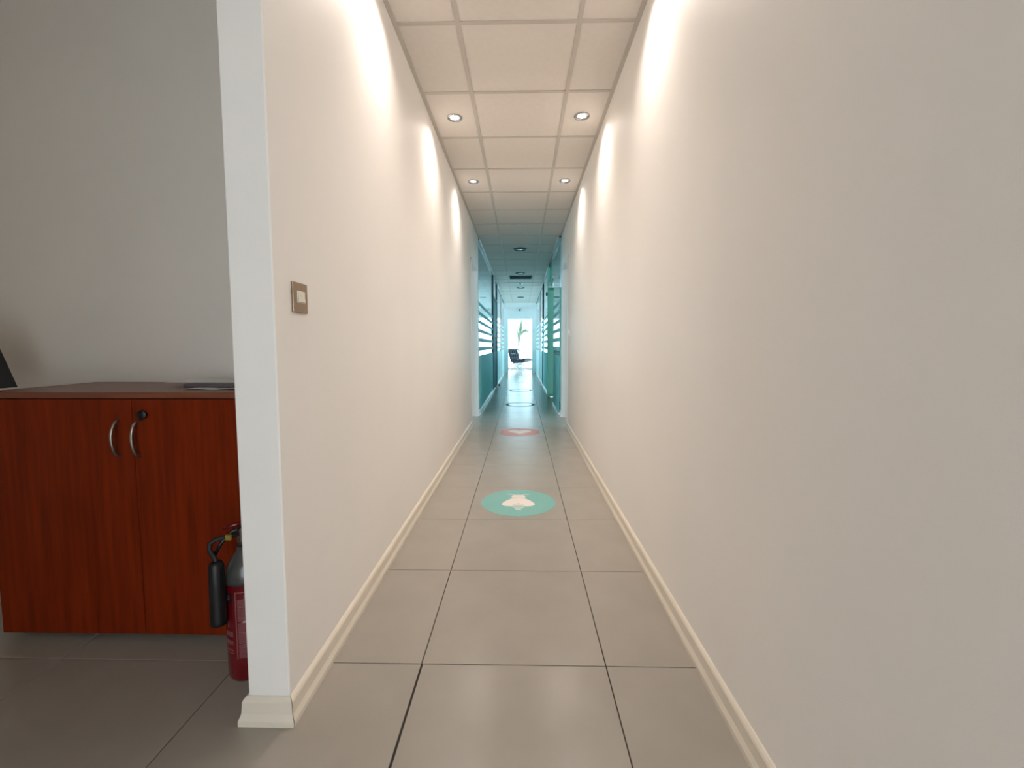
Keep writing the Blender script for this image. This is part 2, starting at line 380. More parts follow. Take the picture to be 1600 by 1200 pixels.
# ---------------------------------------------------------------- side doors with linings, hinges and open leaves
def side_door(name, xf, xb, y0, y1, sgn, label):
    d = struct(empty(name, ((xf+xb)/2, y1, 0)), label, 'door'); L = .022
    a, b = sorted((xf-sgn*.004, xb+sgn*.012))
    bx('jamb', (a, y1-L, 0), (b, y1-.001, DH-.001), 'white', d, .002)
    bx('jamb', (a, y0+.001, 0), (b, y0+L, DH-.001), 'white', d, .002)
    bx('head_lining', (a, y0+L, DH-L), (b, y1-L, DH-.001), 'white', d, .002)
    # architrave on the corridor face
    f0, f1 = sorted((xf-sgn*.0005, xf-sgn*.010))
    bx('architrave', (f0, y0-.018, 0), (f1, y0+.004, DH+.018), 'white', d, .002)
    bx('architrave', (f0, y0-.018, DH-.002), (f1, y1+.012, DH+.018), 'white', d, .002)
    for z in (.28, 1.12, 1.86):
        h = bx('hinge', (xb+sgn*.000, y1-L-.004, z), (xb-sgn*.028, y1-L-.0002, z+.095), 'satin', d)
    # leaf swung fully open into the room
    lx0, lx1 = sorted((xb+sgn*.018, xb+sgn*.80))
    lf = bx('leaf', (lx0, y1-L-.044, .006), (lx1, y1-L-.004, DH-L-.006), 'white', d, .002)
    mb = MB().tube([(0, 0, 0), (0, -.045, 0)], .009); mb.tube([(0, -.045, 0), (-sgn*.11, -.047, 0)], .008)
    mb.build('handle', 'satin', lf, Vector((sgn*.33, -.02, 1.04)))
    return d
side_door('door_1', XL, XLN, YD0, YD1, -1, 'white lined doorway in the left wall with its door swung open inside')
side_door('door_2', XR, XR+.12, YR0, YR1, 1, 'white lined doorway in the right wall with its door swung open inside')

# ---------------------------------------------------------------- glass partitions
BANDS = [(1.645, 1.700), (1.507, 1.563), (1.375, 1.424), (1.240, 1.292), (1.097, 1.154), (.957, 1.017)]
def partition(name, gx, sgn, y0, y1, label, bands=True, fm='film', solid=False, z0=.0, post0=False):
    """sgn = direction from the glass into the corridor"""
    p = struct(empty(name, (gx, y0, 0)), label, 'glass partition')
    if z0 == 0:
        bx('bottom_rail', (gx-.022, y0, 0), (gx+.022, y1, .045), 'alu', p, .003)
    bx('top_rail', (gx-.022, y0, HC-.03), (gx+.022, y1, HC-.003), 'dark_metal', p)
    bx('top_bead', (gx+sgn*.0225, y0, HC-.022), (gx+sgn*.036, y1, HC-.0035), 'white', p)
    zz = z0 if z0 else .046
    bx('pane', (gx-.005, y0+.002, zz), (gx+.005, y1-.002, HC-.031), 'glass', p)
    f0, f1 = gx+sgn*.0056, gx+sgn*.0068
    if bands:
        for a, b in BANDS: bx('film_band', (f0, y0+.004, a), (f1, y1-.004, b), fm, p)
        bx('film_panel', (f0, y0+.004, .05), (f1, y1-.004, .885), fm, p)
    elif solid:
        bx('film_panel', (f0, y0+.004, .05), (f1, y1-.004, 1.9), fm, p)
    return p
def post(name, gx, y, label, m='dark_metal', z0=0, d=.06, wdt=.05):
    return struct(bx(name, (gx-wdt/2, y-d/2, z0), (gx+wdt/2, y+d/2, HC-.003), m, None, .003), label, 'post')
partition('window_1', GXL, 1, YG+.001, 9.90, 'left glass partition with horizontal frosted bands above a frosted teal lower panel')
partition('window_2', GXR, -1, YG-.099, 7.72, 'narrow right glass partition with frosted bands between doorway and green door')
# left: pair of dark frosted doors under a transom
def glass_leaf(name, gx, y0, y1, sgn, parent, m, hy):
    lf = bx(name, (gx-.005, y0, .012), (gx+.005, y1, 2.13), 'glass', parent)
    lo = Vector((gx, (y0+y1)/2, .012))
    def ch(nm, a, b, mm):
        c = Vector([(a[i]+b[i])/2 for i in range(3)]); MB().box(Vector(a)-c, Vector(b)-c).build(nm, mm, lf, c-lo)
    ch('film_panel', (gx+sgn*.0055, y0+.003, .02), (gx+sgn*.0068, y1-.003, 2.125), m)
    ch('patch_fitting', (gx-.014, y0+.001, 2.05), (gx+.014, y0+.14, 2.132), 'dark_metal')
    ch('patch_fitting', (gx-.014, y0+.001, .012), (gx+.014, y0+.14, .09), 'dark_metal')
    MB().tube([(sgn*.005, 0, -.16), (sgn*.045, 0, -.16), (sgn*.045, 0, .16), (sgn*.005, 0, .16)], .011).build('handle', 'dark_metal', lf, Vector((0, hy-(y0+y1)/2, 1.05)))
    return lf
d3 = struct(empty('door_3', (GXL, 9.95, 0)), 'pair of dark teal frosted glass doors under a clear transom', 'door')
bx('frame_post', (GXL-.025, 9.902, 0), (GXL+.025, 9.94, HC-.003), 'dark_metal', d3)
bx('transom_bar', (GXL-.022, 9.941, 2.14), (GXL+.022, YP-.04, 2.18), 'dark_metal', d3)
bx('transom_pane', (GXL-.005, 9.942, 2.181), (GXL+.005, YP-.04, HC-.031), 'glass', d3)
bx('top_rail', (GXL-.022, 9.941, HC-.03), (GXL+.022, YP-.04, HC-.003), 'dark_metal', d3)
glass_leaf('leaf', GXL, 9.945, 10.66, 1, d3, 'film_dark', 10.58)
glass_leaf('leaf', GXL, 10.67, YP-.045, 1, d3, 'film_dark', 10.75)
post('trim_2', GXL, YP-.005, 'dark metal post beside the dark teal frosted doors')
# right: open green door leaf and its head
d4 = struct(empty('door_4', (GXR, 8.92, 0)), 'frosted green glass door standing open into the right office', 'door')
bx('transom_bar', (GXR-.02, 7.73, 2.20), (GXR+.02, 8.88, 2.235), 'alu', d4)
bx('transom_pane', (GXR-.005, 7.73, 2.236), (GXR+.005, 8.88, HC-.031), 'glass', d4)
bx('top_rail', (GXR-.022, 7.721, HC-.03), (GXR+.022, 8.88, HC-.003), 'dark_metal', d4)
bx('upper_post', (GXR-.045, 8.885, 2.205), (GXR+.055, 8.93, HC-.003), 'film_green', d4)
bx('upper_post_joint', (GXR+.004, 8.8825, 2.21), (GXR+.014, 8.8848, HC-.004), 'dark_metal', d4)
lg = bx('leaf', (GXR-.045, 8.89, .006), (GXR+.80, 8.902, 2.19), 'film_green', d4)
def onleaf(nm, a, b, m):
    lo = Vector((GXR+(.80-.045)/2, 8.896, .006)); c = Vector([(a[i]+b[i])/2 for i in range(3)])
    return MB().box(Vector(a)-c, Vector(b)-c).build(nm, m, lg, c-lo)
onleaf('patch_fitting', (GXR-.02, 8.88, 2.13), (GXR+.10, 8.889, 2.188), 'film_green')
onleaf('bottom_rail', (GXR-.044, 8.882, .007), (GXR+.79, 8.8895, .07), 'film_green')
onleaf('hinge_arm', (GXR-.075, 8.905, 2.03), (GXR-.03, 8.925, 2.10), 'dark_metal')
partition('window_3', GXR, -1, 8.96, YP-.04, 'right glass partition with frosted bands beyond the green door', fm='film')
post('trim_3', GXR, YP-.005, 'dark metal post at the end of the right banded partition')
# third bay: pale frosted partitions up to the end wall
partition('window_4', GXL, 1, YP+.03, 13.9, 'pale frosted left partition between dark post and end wall', fm='film_pale')
partition('window_5', GXL, 1, 13.95, YEND-.002, 'pale frosted left partition touching the end wall', fm='film_pale')
partition('window_6', GXR, -1, YP+.03, 13.2, 'pale frosted right partition next to the dark post', fm='film_pale')
partition('window_7', GXR, -1, 13.25, YEND-.002, 'pale frosted right partition touching the end wall', fm='film_pale')
post('trim_4', GXL, 13.925, 'slim post between two pale left partitions', 'alu', d=.04)
post('trim_5', GXR, 13.225, 'slim post between two pale right partitions', 'alu', d=.04)

# ---------------------------------------------------------------- facade glazing, side windows and entrance added for daylight
bays = [(-4.5, -2.7), (-2.64, -.86), (-.80, .74), (.80, 2.6), (2.66, 4.4)]
wall('wall_facade', [((X0, YF, 2.30), (X1, YF+.1, HC+.2)), ((X0, YF, -.1), (X1, YF+.1, .02))], 'shell', 'white strip of wall above the facade windows')
lab = ['far left facade window of the left office', 'facade window of the left office next to the doorway view', 'tall facade window behind the lounge chair',
       'facade window of the right office next to the doorway view', 'far right facade window of the right office']
for i, (a, b) in enumerate(bays):
    wn = struct(empty('window_%d' % (8+i), ((a+b)/2, YF+.05, .02)), lab[i], 'window')
    for nm, p0, p1 in (('frame_side', (a, YF+.02, .021), (a+.05, YF+.08, 2.299)), ('frame_side', (b-.05, YF+.02, .021), (b, YF+.08, 2.299)),
                       ('frame_top', (a+.05, YF+.02, 2.25), (b-.05, YF+.08, 2.299)), ('frame_bottom', (a+.05, YF+.02, .021), (b-.05, YF+.08, .07))):
        bx(nm, p0, p1, 'white', wn)
    bx('pane', (a+.051, YF+.045, .071), (b-.051, YF+.055, 2.249), 'glass_facade', wn)
    portal('facade_daylight', ((a+b)/2, YF+.11, 1.16), (-PI/2, 0, 0), b-a-.1, 2.2)
for k, (xw, sg, nm) in enumerate(((X0-.05, 1, 'left'), (X1+.05, -1, 'right'))):
    for q, (a, b) in enumerate([SWR]+SW):
        wn = struct(empty('window_%d' % (13+3*k+q), (xw, (a+b)/2, .5)), '%s side window, added for daylight, %s' % (nm, ('of the room behind the white doorway', 'of the office near the cross wall', 'of the office near the facade')[q]), 'window')
        for n_, p0, p1 in (('frame_side', (xw-.03, a, .501), (xw+.03, a+.05, 2.299)), ('frame_side', (xw-.03, b-.05, .501), (xw+.03, b, 2.299)),
                           ('frame_top', (xw-.03, a+.05, 2.25), (xw+.03, b-.05, 2.299)), ('frame_bottom', (xw-.03, a+.05, .501), (xw+.03, b-.05, .55))):
            bx(n_, p0, p1, 'white', wn)
        bx('pane', (xw-.005, a+.051, .551), (xw+.005, b-.051, 2.249), 'glass' if q == 0 else 'glass_side', wn)
        portal('added_side_daylight', (xw-sg*.06, (a+b)/2, 1.4), (0, -sg*PI/2, 0), 1.75, b-a-.1)
mb = MB()
for a, b in ((X0, -4.5), (-2.7, -2.64), (-.86, -.80), (.74, .80), (2.6, 2.66), (4.4, X1)): mb.box((a, YF+.001, .02), (b, YF+.099, 2.3))
struct(mb.build('trim_6', 'white'), 'white mullions between the facade windows', 'trim')
ent = struct(empty('added_door_5', (0, YN, 0)), 'unseen glazed entrance added behind the camera to let in daylight', 'door')  # invented opening, supplies daylight from behind
ex0, ex1 = XL+.05, XR-.05
for nm, p0, p1 in (('frame_side', (ex0, YN-.08, 0), (ex0+.05, YN-.02, 2.45)), ('frame_side', (ex1-.05, YN-.08, 0), (ex1, YN-.02, 2.45)),
                   ('frame_top', (ex0+.05, YN-.08, 2.40), (ex1-.05, YN-.02, 2.45)), ('frame_bottom', (ex0+.05, YN-.08, 0), (ex1-.05, YN-.02, .06))):
    bx(nm, p0, p1, 'alu', ent)
bx('pane', (ex0+.051, YN-.055, .061), (ex1-.051, YN-.045, 2.399), 'glass_in', ent)
portal('added_entrance_daylight', (0, YN-.11, 1.22), (PI/2, 0, 0), 1.1, 2.35)

# ---------------------------------------------------------------- recessed spot downlights
def downlight(x, y, label):
    d = empty('recessed_downlight', (x, y, HC), label=label, cat='downlight', group='warm recessed spots along the corridor ceiling')
    MB().lathe([(.038, .010), (.0385, -.001), (.043, -.0035), (.052, -.0025), (.0545, .0038), (.040, .0038)], 32, cap=False).build('trim_ring', 'chrome', d)
    MB().lathe([(.0375, .004), (.036, .030), (.030, .050), (.0, .052)], 32, cap=False).build('reflector', 'black', d)
    MB().lathe([(.0, .008), (.016, .009), (.026, .014), (.029, .026), (.024, .046), (0, .048)], 24, cap=False).build('lamp_lens', 'lens', d)
    for nm, e, ang, bl in (('spot_beam', BEAM_W, 80, 1.0), ('spot_spill', SPILL_W, 136, 1.0)):
        l = bpy.data.lights.new(nm, 'SPOT'); l.energy = e; l.color = LAMP_COL; l.spot_size = math.radians(ang); l.spot_blend = bl; l.shadow_soft_size = .022
        o = bpy.data.objects.new(nm, l); COL.objects.link(o); o.parent = d; o.location = (0, 0, -.006)
    return d
names = ['by the left wall, nearest to the switch plate', 'by the right wall, opposite the spot nearest the switch plate',
         'by the left wall, in the middle of the three', 'by the right wall, in the middle of the three',
         'by the left wall, nearest to the doorways', 'by the right wall, nearest to the doorways']
for (x, y), n in zip(LAMPS, names): downlight(x, y, 'lit chrome ringed ceiling spot '+n)
# unlit round fittings in the far ceiling
rlab = ['round unlit ceiling light just past the doorways', 'round unlit ceiling light in front of the dark vent grille', 'round unlit ceiling light past the dark posts', 'round unlit ceiling light closest to the end wall']
for y, n in zip(ROUND, rlab):
    d = empty('round_ceiling_light', (-.022, y, HC), label=n, cat='ceiling light', group='round unlit lights in the far ceiling')
    MB().lathe([(.078, .003), (.082, -.010), (.095, -.016), (.108, -.010), (.112, .0035), (.078, .0035)], 36, cap=False).build('bezel', 'dark_metal', d)
    MB().lathe([(.0785, .002), (.070, -.004), (.04, -.008), (0, -.009)], 36, cap=False).build('diffuser', 'opal', d)
# air grille
g = empty('air_grille', (-.0145, (GR[0]+GR[1])/2, HC), label='dark square air grille set in the ceiling between round lights', cat='vent')
a = .284
for nm, p0, p1 in (('grille_frame', (-a, -a, .0005), (a, -a+.03, .02)), ('grille_frame', (-a, a-.03, .0005), (a, a, .02)), ('grille_frame', (-a, -a+.03, .0005), (-a+.03, a-.03, .02)), ('grille_frame', (a-.03, -a+.03, .0005), (a, a-.03, .02))):
    MB().box(p0, p1).build(nm, 'grille', g)
MB().box((-a+.03, -a+.03, .05), (a-.03, a-.03, .056)).build('backing', 'grille', g)
slat = None
for i in range(9):
    yy = -a+.055+i*.057
    if slat is None: slat = MB().add([(-a+.03, -.014, .004), (a-.03, -.014, .004), (a-.03, .014, .026), (-a+.03, .014, .026), (-a+.03, -.014, .007), (a-.03, -.014, .007), (a-.03, .014, .029), (-a+.03, .014, .029)],
        [(0, 3, 2, 1), (4, 5, 6, 7), (0, 1, 5, 4), (1, 2, 6, 5), (2, 3, 7, 6), (3, 0, 4, 7)]).mesh('slat', 'grille')
    inst('slat', slat, g, (0, yy, 0))
# smoke detector beyond the grille, sensor on the end wall
sd = empty('smoke_detector', (-.03, 11.35, HC), label='small round smoke detector on the ceiling past the vent grille', cat='detector')
MB().lathe([(.06, .004), (.06, -.012), (.05, -.028), (.0, -.030)], 24, cap=False).build('body', 'alu', sd)
MB().lathe([(.022, -.0295), (.018, -.042), (0, -.044)], 16, cap=False).build('sensor_cap', 'dark_metal', sd)
se = empty('wall_sensor', (-.06, YEND, 2.30), label='small grey motion sensor on the end wall above the doorway', cat='sensor')
MB().box((-.05, -.055, 0), (.05, -.0005, .12)).build('housing', 'alu', se, None, .012)
MB().lathe([(.034, 0), (.03, .012), (.018, .024), (0, .028)], 16, cap=False).build('lens', 'dark_metal', se, (0, -.056, .05)).rotation_euler = (PI/2, 0, 0)

# ---------------------------------------------------------------- floor decals
def disc(n, r, cx=0, cy=0, sx=1, sy=1): return [(cx+r*sx*math.cos(2*PI*i/n), cy+r*sy*math.sin(2*PI*i/n)) for i in range(n)]
def decal(y, m, label, cat='floor decal'):
    return empty('floor_decal', (-.020, y, 0), label=label, cat=cat, group='round vinyl decals along the corridor floor')
T0, T1, T2 = .0002, .0010, .0016
d = decal(2.850, 0, 'round teal floor decal with a white bee')
MB().prism(disc(64, .245), T0, T1).build('disc', 'decal_teal', d)
def flat(nm, poly, m, z0=T1, z1=T2):
    a = sum(poly[i-1][0]*poly[i][1]-poly[i][0]*poly[i-1][1] for i in range(len(poly)))
    return MB().prism(poly if a > 0 else poly[::-1], z0, z1).build(nm, m, d)
half = [(.0, .078), (.045, .066), (.075, .034), (.098, -.006), (.108, -.036), (.104, -.058), (.086, -.074), (.055, -.079), (.03, -.073), (.0, -.071)]
flat('wings', half+[(-x, y) for x, y in half[-2:0:-1]], 'decal_white')
hd = [(.0, .136), (.026, .135), (.041, .124), (.048, .104), (.044, .0795)]
flat('head', hd+[(-x, y) for x, y in hd[:0:-1]], 'decal_white')
for s_ in (1, -1):
    pts = [(s_*.026, .1365), (s_*.040, .146), (s_*.056, .150), (s_*.074, .1515)]
    flat('antenna', [(x, y+.0045) for x, y in pts]+[(x, y-.0045) for x, y in pts[::-1]], 'decal_white')
for y0, y1, hw in ((-.106, -.088, .043), (-.140, -.120, .022)):
    flat('stripe', [(-hw, y1), (-hw*.75, y0), (hw*.75, y0), (hw, y1)], 'decal_white')
flat('stripe_line', [(-.034, -.052), (.034, -.052), (.034, -.057), (-.034, -.057)], 'decal_teal', T2, T2+.0003)
flat('dot', disc(12, .0055, 0, -.028), 'decal_teal', T2, T2+.0003)
d = decal(5.228, 0, 'round coral floor decal with a white heart')
MB().prism(disc(64, .242), T0, T1).build('disc', 'decal_coral', d)
hp = []
for i in range(48):
    t = 2*PI*i/48; hp.append((.0086*16*math.sin(t)**3, .0086*(13*math.cos(t)-5*math.cos(2*t)-2*math.cos(3*t)-math.cos(4*t))+.01))
MB().prism(hp[::-1], T1, T2).build('heart', 'decal_white', d)
for y, lb in ((7.70, 'dark ringed round floor decal just past the doorways'), (10.15, 'dark ringed round floor decal before the dark posts')):
    d = decal(y, 0, lb)
    n = 64; vs = []
    for r, z in ((.258, T0), (.258, T1), (.214, T1), (.214, T0)): vs += [(r*math.cos(2*PI*i/n), r*math.sin(2*PI*i/n), z) for i in range(n)]
    MB().add(vs, [(k*n+i, k*n+(i+1) % n, ((k+1) % 4)*n+(i+1) % n, ((k+1) % 4)*n+i) for k in range(4) for i in range(n)]).build('ring', 'decal_slate', d)
    MB().prism(disc(48, .2135), T0, T1*.9).build('disc', 'tile', d)
for y, lb in ((12.48, 'pale round floor decal past the dark posts'), (14.84, 'pale round floor decal closest to the end wall')):
    d = decal(y, 0, lb)
    MB().prism(disc(48, .245), T0, T1).build('disc', 'tile', d)
    MB().prism(disc(24, .10), T1, T2).build('emblem', 'decal_white', d)

# ---------------------------------------------------------------- switches
s = empty('light_switch', (XL, 1.2575, 1.172), label='bronze light switch plate with pale rocker on the left wall', cat='switch')
MB().box((.0005, -.0405, -.0425), (.0065, .0405, .0425)).build('plate', 'bronze', s, None, .002)
MB().box((.0066, -.022, -.015), (.0085, .022, .019)).build('rocker_surround', 'ivory', s, None, .0008)
MB().add([(.0086, -.014, -.012), (.0086, .014, -.012), (.0086, .014, .014), (.0086, -.014, .014), (.014, -.0135, -.012), (.014, .0135, -.012), (.0100, .0135, .0135), (.0100, -.0135, .0135)],
         [(0, 3, 2, 1), (4, 5, 6, 7), (0, 1, 5, 4), (1, 2, 6, 5), (2, 3, 7, 6), (3, 0, 4, 7)]).build('rocker', 'ivory', s)
s = empty('light_switch', (XR, 5.33, 1.19), label='white light switch on the right wall beside the doorway', cat='switch')
MB().box((-.009, -.043, -.043), (-.0005, .043, .043)).build('plate', 'white', s, None, .002)
MB().box((-.016, -.016, -.02), (-.0092, .016, .02)).build('rocker', 'white', s, None, .002)

# ---------------------------------------------------------------- cherry cabinet
CX0, CXM, CX1, CYF, CYB = -1.832, -1.316, -.802, 1.446, 1.862
CZT = .881
cab = empty('storage_cabinet', ((CX0+CX1)/2, (CYF+CYB)/2, 0), label='low cherry wood storage cabinet with two doors and curved handles', cat='cabinet')
t = .018
for nm, a, b in (('side_panel', (CX0+.004, CYF+.020, .022), (CX0+.022, CYB-.002, .858)), ('side_panel', (CX1-.022, CYF+.020, .022), (CX1-.004, CYB-.002, .858)),
                 ('bottom_panel', (CX0+.022, CYF+.020, .022), (CX1-.022, CYB-.002, .042)), ('back_panel', (CX0+.022, CYB-.012, .042), (CX1-.022, CYB-.002, .858))):
    bx(nm, a, b, 'cherry', cab)
bx('top_panel', (CX0-.014, CYF-.004, .8605), (CX1+.006, CYB+.002, CZT), 'cherry_top', cab, .0015)
for i, (a, b) in enumerate(((CX0+.002, CXM-.0012), (CXM+.0012, CX1-.002))):
    dr = bx('door', (a, CYF, .028), (b, CYF+.018, .857), 'cherry', cab, .0008)
    lo = Vector(((a+b)/2, CYF+.009, .028))
    hx = -1.364 if i == 0 else -1.295
    n = 14; pts = [(0, -.031*math.sin(PI*k/n), .061*math.cos(PI*k/n)*1.0) for k in range(n+1)]
    MB().tube(pts, .0048, 10).build('handle', 'satin', dr, Vector((hx, CYF-.001, .724))-lo)
    if i == 1:
        MB().lathe([(.009, 0), (.009, .003), (.0075, .004), (0, .004)], 20).build('lock', 'satin', dr, Vector((-1.272, CYF, .804))-lo).rotation_euler = (PI/2, 0, 0)
        MB().box((-.0012, -.020, -.003), (.0012, -.004, .003)).lathe([(.0, -.003), (.015, -.003), (.016, 0), (.015, .003), (0, .003)], 18, c=(0, 0, 0)).build('key', 'black', dr, Vector((-1.272, CYF-.012, .806))-lo).rotation_euler = (PI/2, .3, 0)
for x in (CX0+.06, CXM, CX1-.06):
    for y in (CYF+.07, CYB-.05):
        MB().lathe([(.022, 0), (.022, .006), (.014, .008), (.014, .022)], 16).build('foot', 'black', cab, Vector((x, y, 0))-cab.location)

# papers on the cabinet; a dark block paints the shaded side of the stack
p = empty('paper_sheet', (-1.055, 1.635, CZT), .05, label='loose white paper lying flat under the shaded paper stack on the cabinet', cat='paper')
def sheet(mb, w, d, z, curl, n=10, th=.0006):
    vs = []
    for lay in (0, th):
        for i in range(n+1):
            for j in range(2):
                x = -w/2+w*i/n; y = -d/2+d*j
                vs.append((x, y, z+lay+(curl*(1-j)*(.5+.5*math.sin(i*1.3)) if curl else 0)))
    m = 2*(n+1); fs = []
    for i in range(n):
        a = 2*i; fs.append((a, a+1, a+3, a+2)); fs.append((m+a, m+a+2, m+a+3, m+a+1)); fs.append((a, a+2, m+a+2, m+a)); fs.append((a+1, m+a+1, m+a+3, a+3))
    fs.append((0, m, m+1, 1)); e = 2*n; fs.append((e, e+1, m+e+1, m+e))
    return mb.add(vs, fs)
sheet(MB(), .297, .21, .0004, .004).build('sheet', 'paper', p)
p = empty('shaded_paper_stack', (-1.085, 1.685, CZT+.0056), .02, label='paper stack with its shaded side painted dark, between white papers on the cabinet', cat='paper_stack')
MB().box((-.155, -.105, 0), (.155, .105, .0115)).build('stack_body', 'paper_stack', p, None, .001)
p = empty('paper_sheet', (-1.15, 1.735, CZT+.0173), .0, label='white paper sheet lying on top of the shaded paper stack', cat='paper')
sheet(MB(), .40, .21, .0002, 0).build('sheet', 'paper', p)

# slanted black document holder at the left end of the cabinet top
mf = empty('document_holder', (-1.915, 1.58, CZT), label='black slanted document holder at the left end of the cabinet top', cat='holder')
prof = [(0, 0), (-.20, 0), (-.20, .26), (-.10, .26)]
for y in (-.045, .042):
    MB().add([(x, y, z+.0005) for x, z in prof]+[(x, y+.003, z+.0005) for x, z in prof], [(0, 1, 2, 3), (7, 6, 5, 4), (0, 4, 5, 1), (1, 5, 6, 2), (2, 6, 7, 3), (3, 7, 4, 0)]).build('side_panel', 'black', mf)
MB().box((-.20, -.042, .0005), (-.002, .042, .0035)).build('base_panel', 'black', mf)
MB().box((-.20, -.042, .0036), (-.197, .042, .26)).build('back_panel', 'black', mf)
MB().add([(0, -.042, .0036), (0, .042, .0036), (-.0975, .042, .258), (-.0975, -.042, .258), (-.003, -.042, .0036), (-.003, .042, .0036), (-.1005, .042, .258), (-.1005, -.042, .258)],
         [(0, 1, 2, 3), (7, 6, 5, 4), (0, 4, 5, 1), (1, 5, 6, 2), (2, 6, 7, 3), (3, 7, 4, 0)]).build('front_panel', 'black', mf)

# ---------------------------------------------------------------- fire extinguisher
EX, EY = -.868, 1.322
ext = empty('fire_extinguisher', (EX, EY, 0), math.atan2(-EX, EY)*0, label='red fire extinguisher with grey shoulder and black horn beside the cabinet', cat='fire extinguisher')
R = .060
FA = math.atan2(-.838, .545)                      # direction towards the corridor side
red = MB().lathe([(.050, .0), (.056, .004), (R, .014), (R, .308)], 40).build('body', 'red', ext)
MB().lathe([(R, .3085), (R, .322), (.0585, .338), (.053, .356), (.043, .374), (.031, .389), (.024, .401), (.022, .415)], 40).build('shoulder', 'greycyl', ext)
MB().lathe([(.017, .4155), (.017, .424), (.021, .425), (.021, .440), (.016, .444), (.016, .468), (.010, .472), (0, .472)], 20).build('valve', 'satin', ext)
def patch(nm, a0, a1, z0, z1, m, off=.0006, parent=red):
    n = max(3, int(abs(a1-a0)/6))
    z0, z1 = z0*1.10, z1*1.10
    b0, b1 = FA+math.radians(a0), FA+math.radians(a1)
    mb = MB().lathe([(R+off*.2, z0), (R+off, z0), (R+off, z1), (R+off*.2, z1)], n, a0=b0, a1=b1, smooth=False)
    return mb.build(nm, m, parent)
patch('logo_patch', -82, -44, .232, .262, 'black')
for z in (.242, .250): patch('logo_line', -76, -50, z, z+.004, 'redline', .0010)
# label: frame and print blocks
for a0, a1, z0, z1 in ((-34, -31, .072, .264), (-34, 60, .262, .264)): patch('label_frame', a0, a1, z0, z1, 'redline', .0005)
for z0, z1 in ((.2505, .2545), (.2445, .2475)): patch('label_line', -10, 55, z0, z1, 'redline', .0008)
for z0, z1 in ((.222, .243), (.190, .218), (.180, .188), (.148, .176), (.120, .145), (.104, .115), (.091, .101), (.074, .088)):
    patch('label_block', -28, 60, z0, z1, 'redprint', .0005)
for z0 in (.2195, .189, .1465, .1170, .1025, .0895): patch('label_line', -27, 58, z0, z0+.0022, 'redline', .0010)
for z0, z1 in ((.135, .150), (.112, .124), (.094, .098), (.086, .089)): patch('side_print', -74, -44, z0, z1, 'redprint', .0005)
for z0 in (.196, .206): patch('side_print', -80, -70, z0, z0+.004, 'redline', .0006)
# head: levers, pin, hose and horn
Ld = Vector((-.838, -.545, 0))                   # towards the horn
Fd = Vector((.545, -.838, 0))
hp0 = Vector((0, 0, .462))
mb = MB(); mb.tube([hp0-Ld*.012, hp0+Ld*.030+Vector((0, 0, .004)), hp0+Ld*.062+Vector((0, 0, -.028)), hp0+Ld*.082+Vector((0, 0, -.064))], .0062, 8)
mb.build('carry_handle', 'black', ext)
mb = MB(); mb.tube([hp0+Vector((0, 0, .016))-Ld*.02, hp0+Ld*.02+Vector((0, 0, .022)), hp0+Ld*.058+Vector((0, 0, .014))], .006, 8)
mb.build('squeeze_lever', 'red', ext)
mb = MB().tube([hp0+Vector((0, 0, .018))-Ld*.032, hp0+Vector((0, 0, .010))+Ld*.018], .009, 8); mb.build('valve_head', 'black', ext)
MB().box((-.008, -.004, -.007), (.008, .004, .009)).build('safety_tag', 'yellow', ext, hp0+Ld*.042+Fd*.016+Vector((0, 0, -.010)))
hz = Ld*.076+Fd*.036
mb = MB().tube([Vector((0, 0, .452))+Ld*.012, Vector((0, 0, .452))+Ld*.045+Fd*.006, Vector((0, 0, .450))+Ld*.074+Fd*.006, Vector((0, 0, .440))+Ld*.090+Fd*.005, Vector((0, 0, .415))+Ld*.092+Fd*.003, hz+Vector((0, 0, .400)), hz+Vector((0, 0, .380))], .0068, 10)
mb.build('hose', 'rubber', ext)
MB().lathe([(.008, .396), (.016, .392), (.0205, .382), (.0215, .33), (.0225, .21), (.0225, .200), (.019, .200), (.018, .25)], 24, c=(hz.x, hz.y, 0)).build('horn', 'black', ext)

# ---------------------------------------------------------------- tufted lounge chair in the far room
ch = empty('lounge_chair', (.005, 18.45, 0), .0, label='dark tufted leather lounge chair on a curved chrome frame in the bright doorway', cat='chair')
# local: chair faces +x and a little towards the corridor (-y)
ch.rotation_euler[2] = math.radians(-28); ch.scale = (.94, .94, .97)
def cushion(name, L, Wd, th, nx, ny, flip):
    """tufted pad: L along x, Wd along y, z up"""
    sub = 6; mb = MB(); NX, NY = nx*sub, ny*sub; vs, fs = [], []
    for s_ in (1, 0):
        for i in range(NX+1):
            for j in range(NY+1):
                u, v = i/NX, j/NY
                h = abs(math.sin(PI*u*nx))*abs(math.sin(PI*v*ny))
                z = th*(.34+.66*h**.7) if s_ else 0
                e = min(u, 1-u, v, 1-v)
                if s_ and e < .5/sub/max(nx, ny): z = th*.72
                vs.append((u*L, (v-.5)*Wd, z))
    m = (NX+1)*(NY+1)
    for i in range(NX):
        for j in range(NY):
            a = i*(NY+1)+j; fs.append((a, a+NY+1, a+NY+2, a+1)); fs.append((m+a, m+a+1, m+a+NY+2, m+a+NY+1))
    for i in range(NX):
        for j in (0, NY):
            a = i*(NY+1)+j; q = (a, m+a, m+a+NY+1, a+NY+1); fs.append(q if j else q[::-1])
    for j in range(NY):
        for i in (0, NX):
            a = i*(NY+1)+j; q = (a, a+1, m+a+1, m+a); fs.append(q if i else q[::-1])
    if flip: vs = [(x, y, -z) for x, y, z in vs]; fs = [f[::-1] for f in fs]
    return mb.add(vs, fs, True).build(name, 'leather', ch)
se_ = cushion('seat_cushion', .62, .72, .15, 4, 4, 0); se_.location = (-.27, 0, .30); se_.rotation_euler = (0, math.radians(-9), 0)
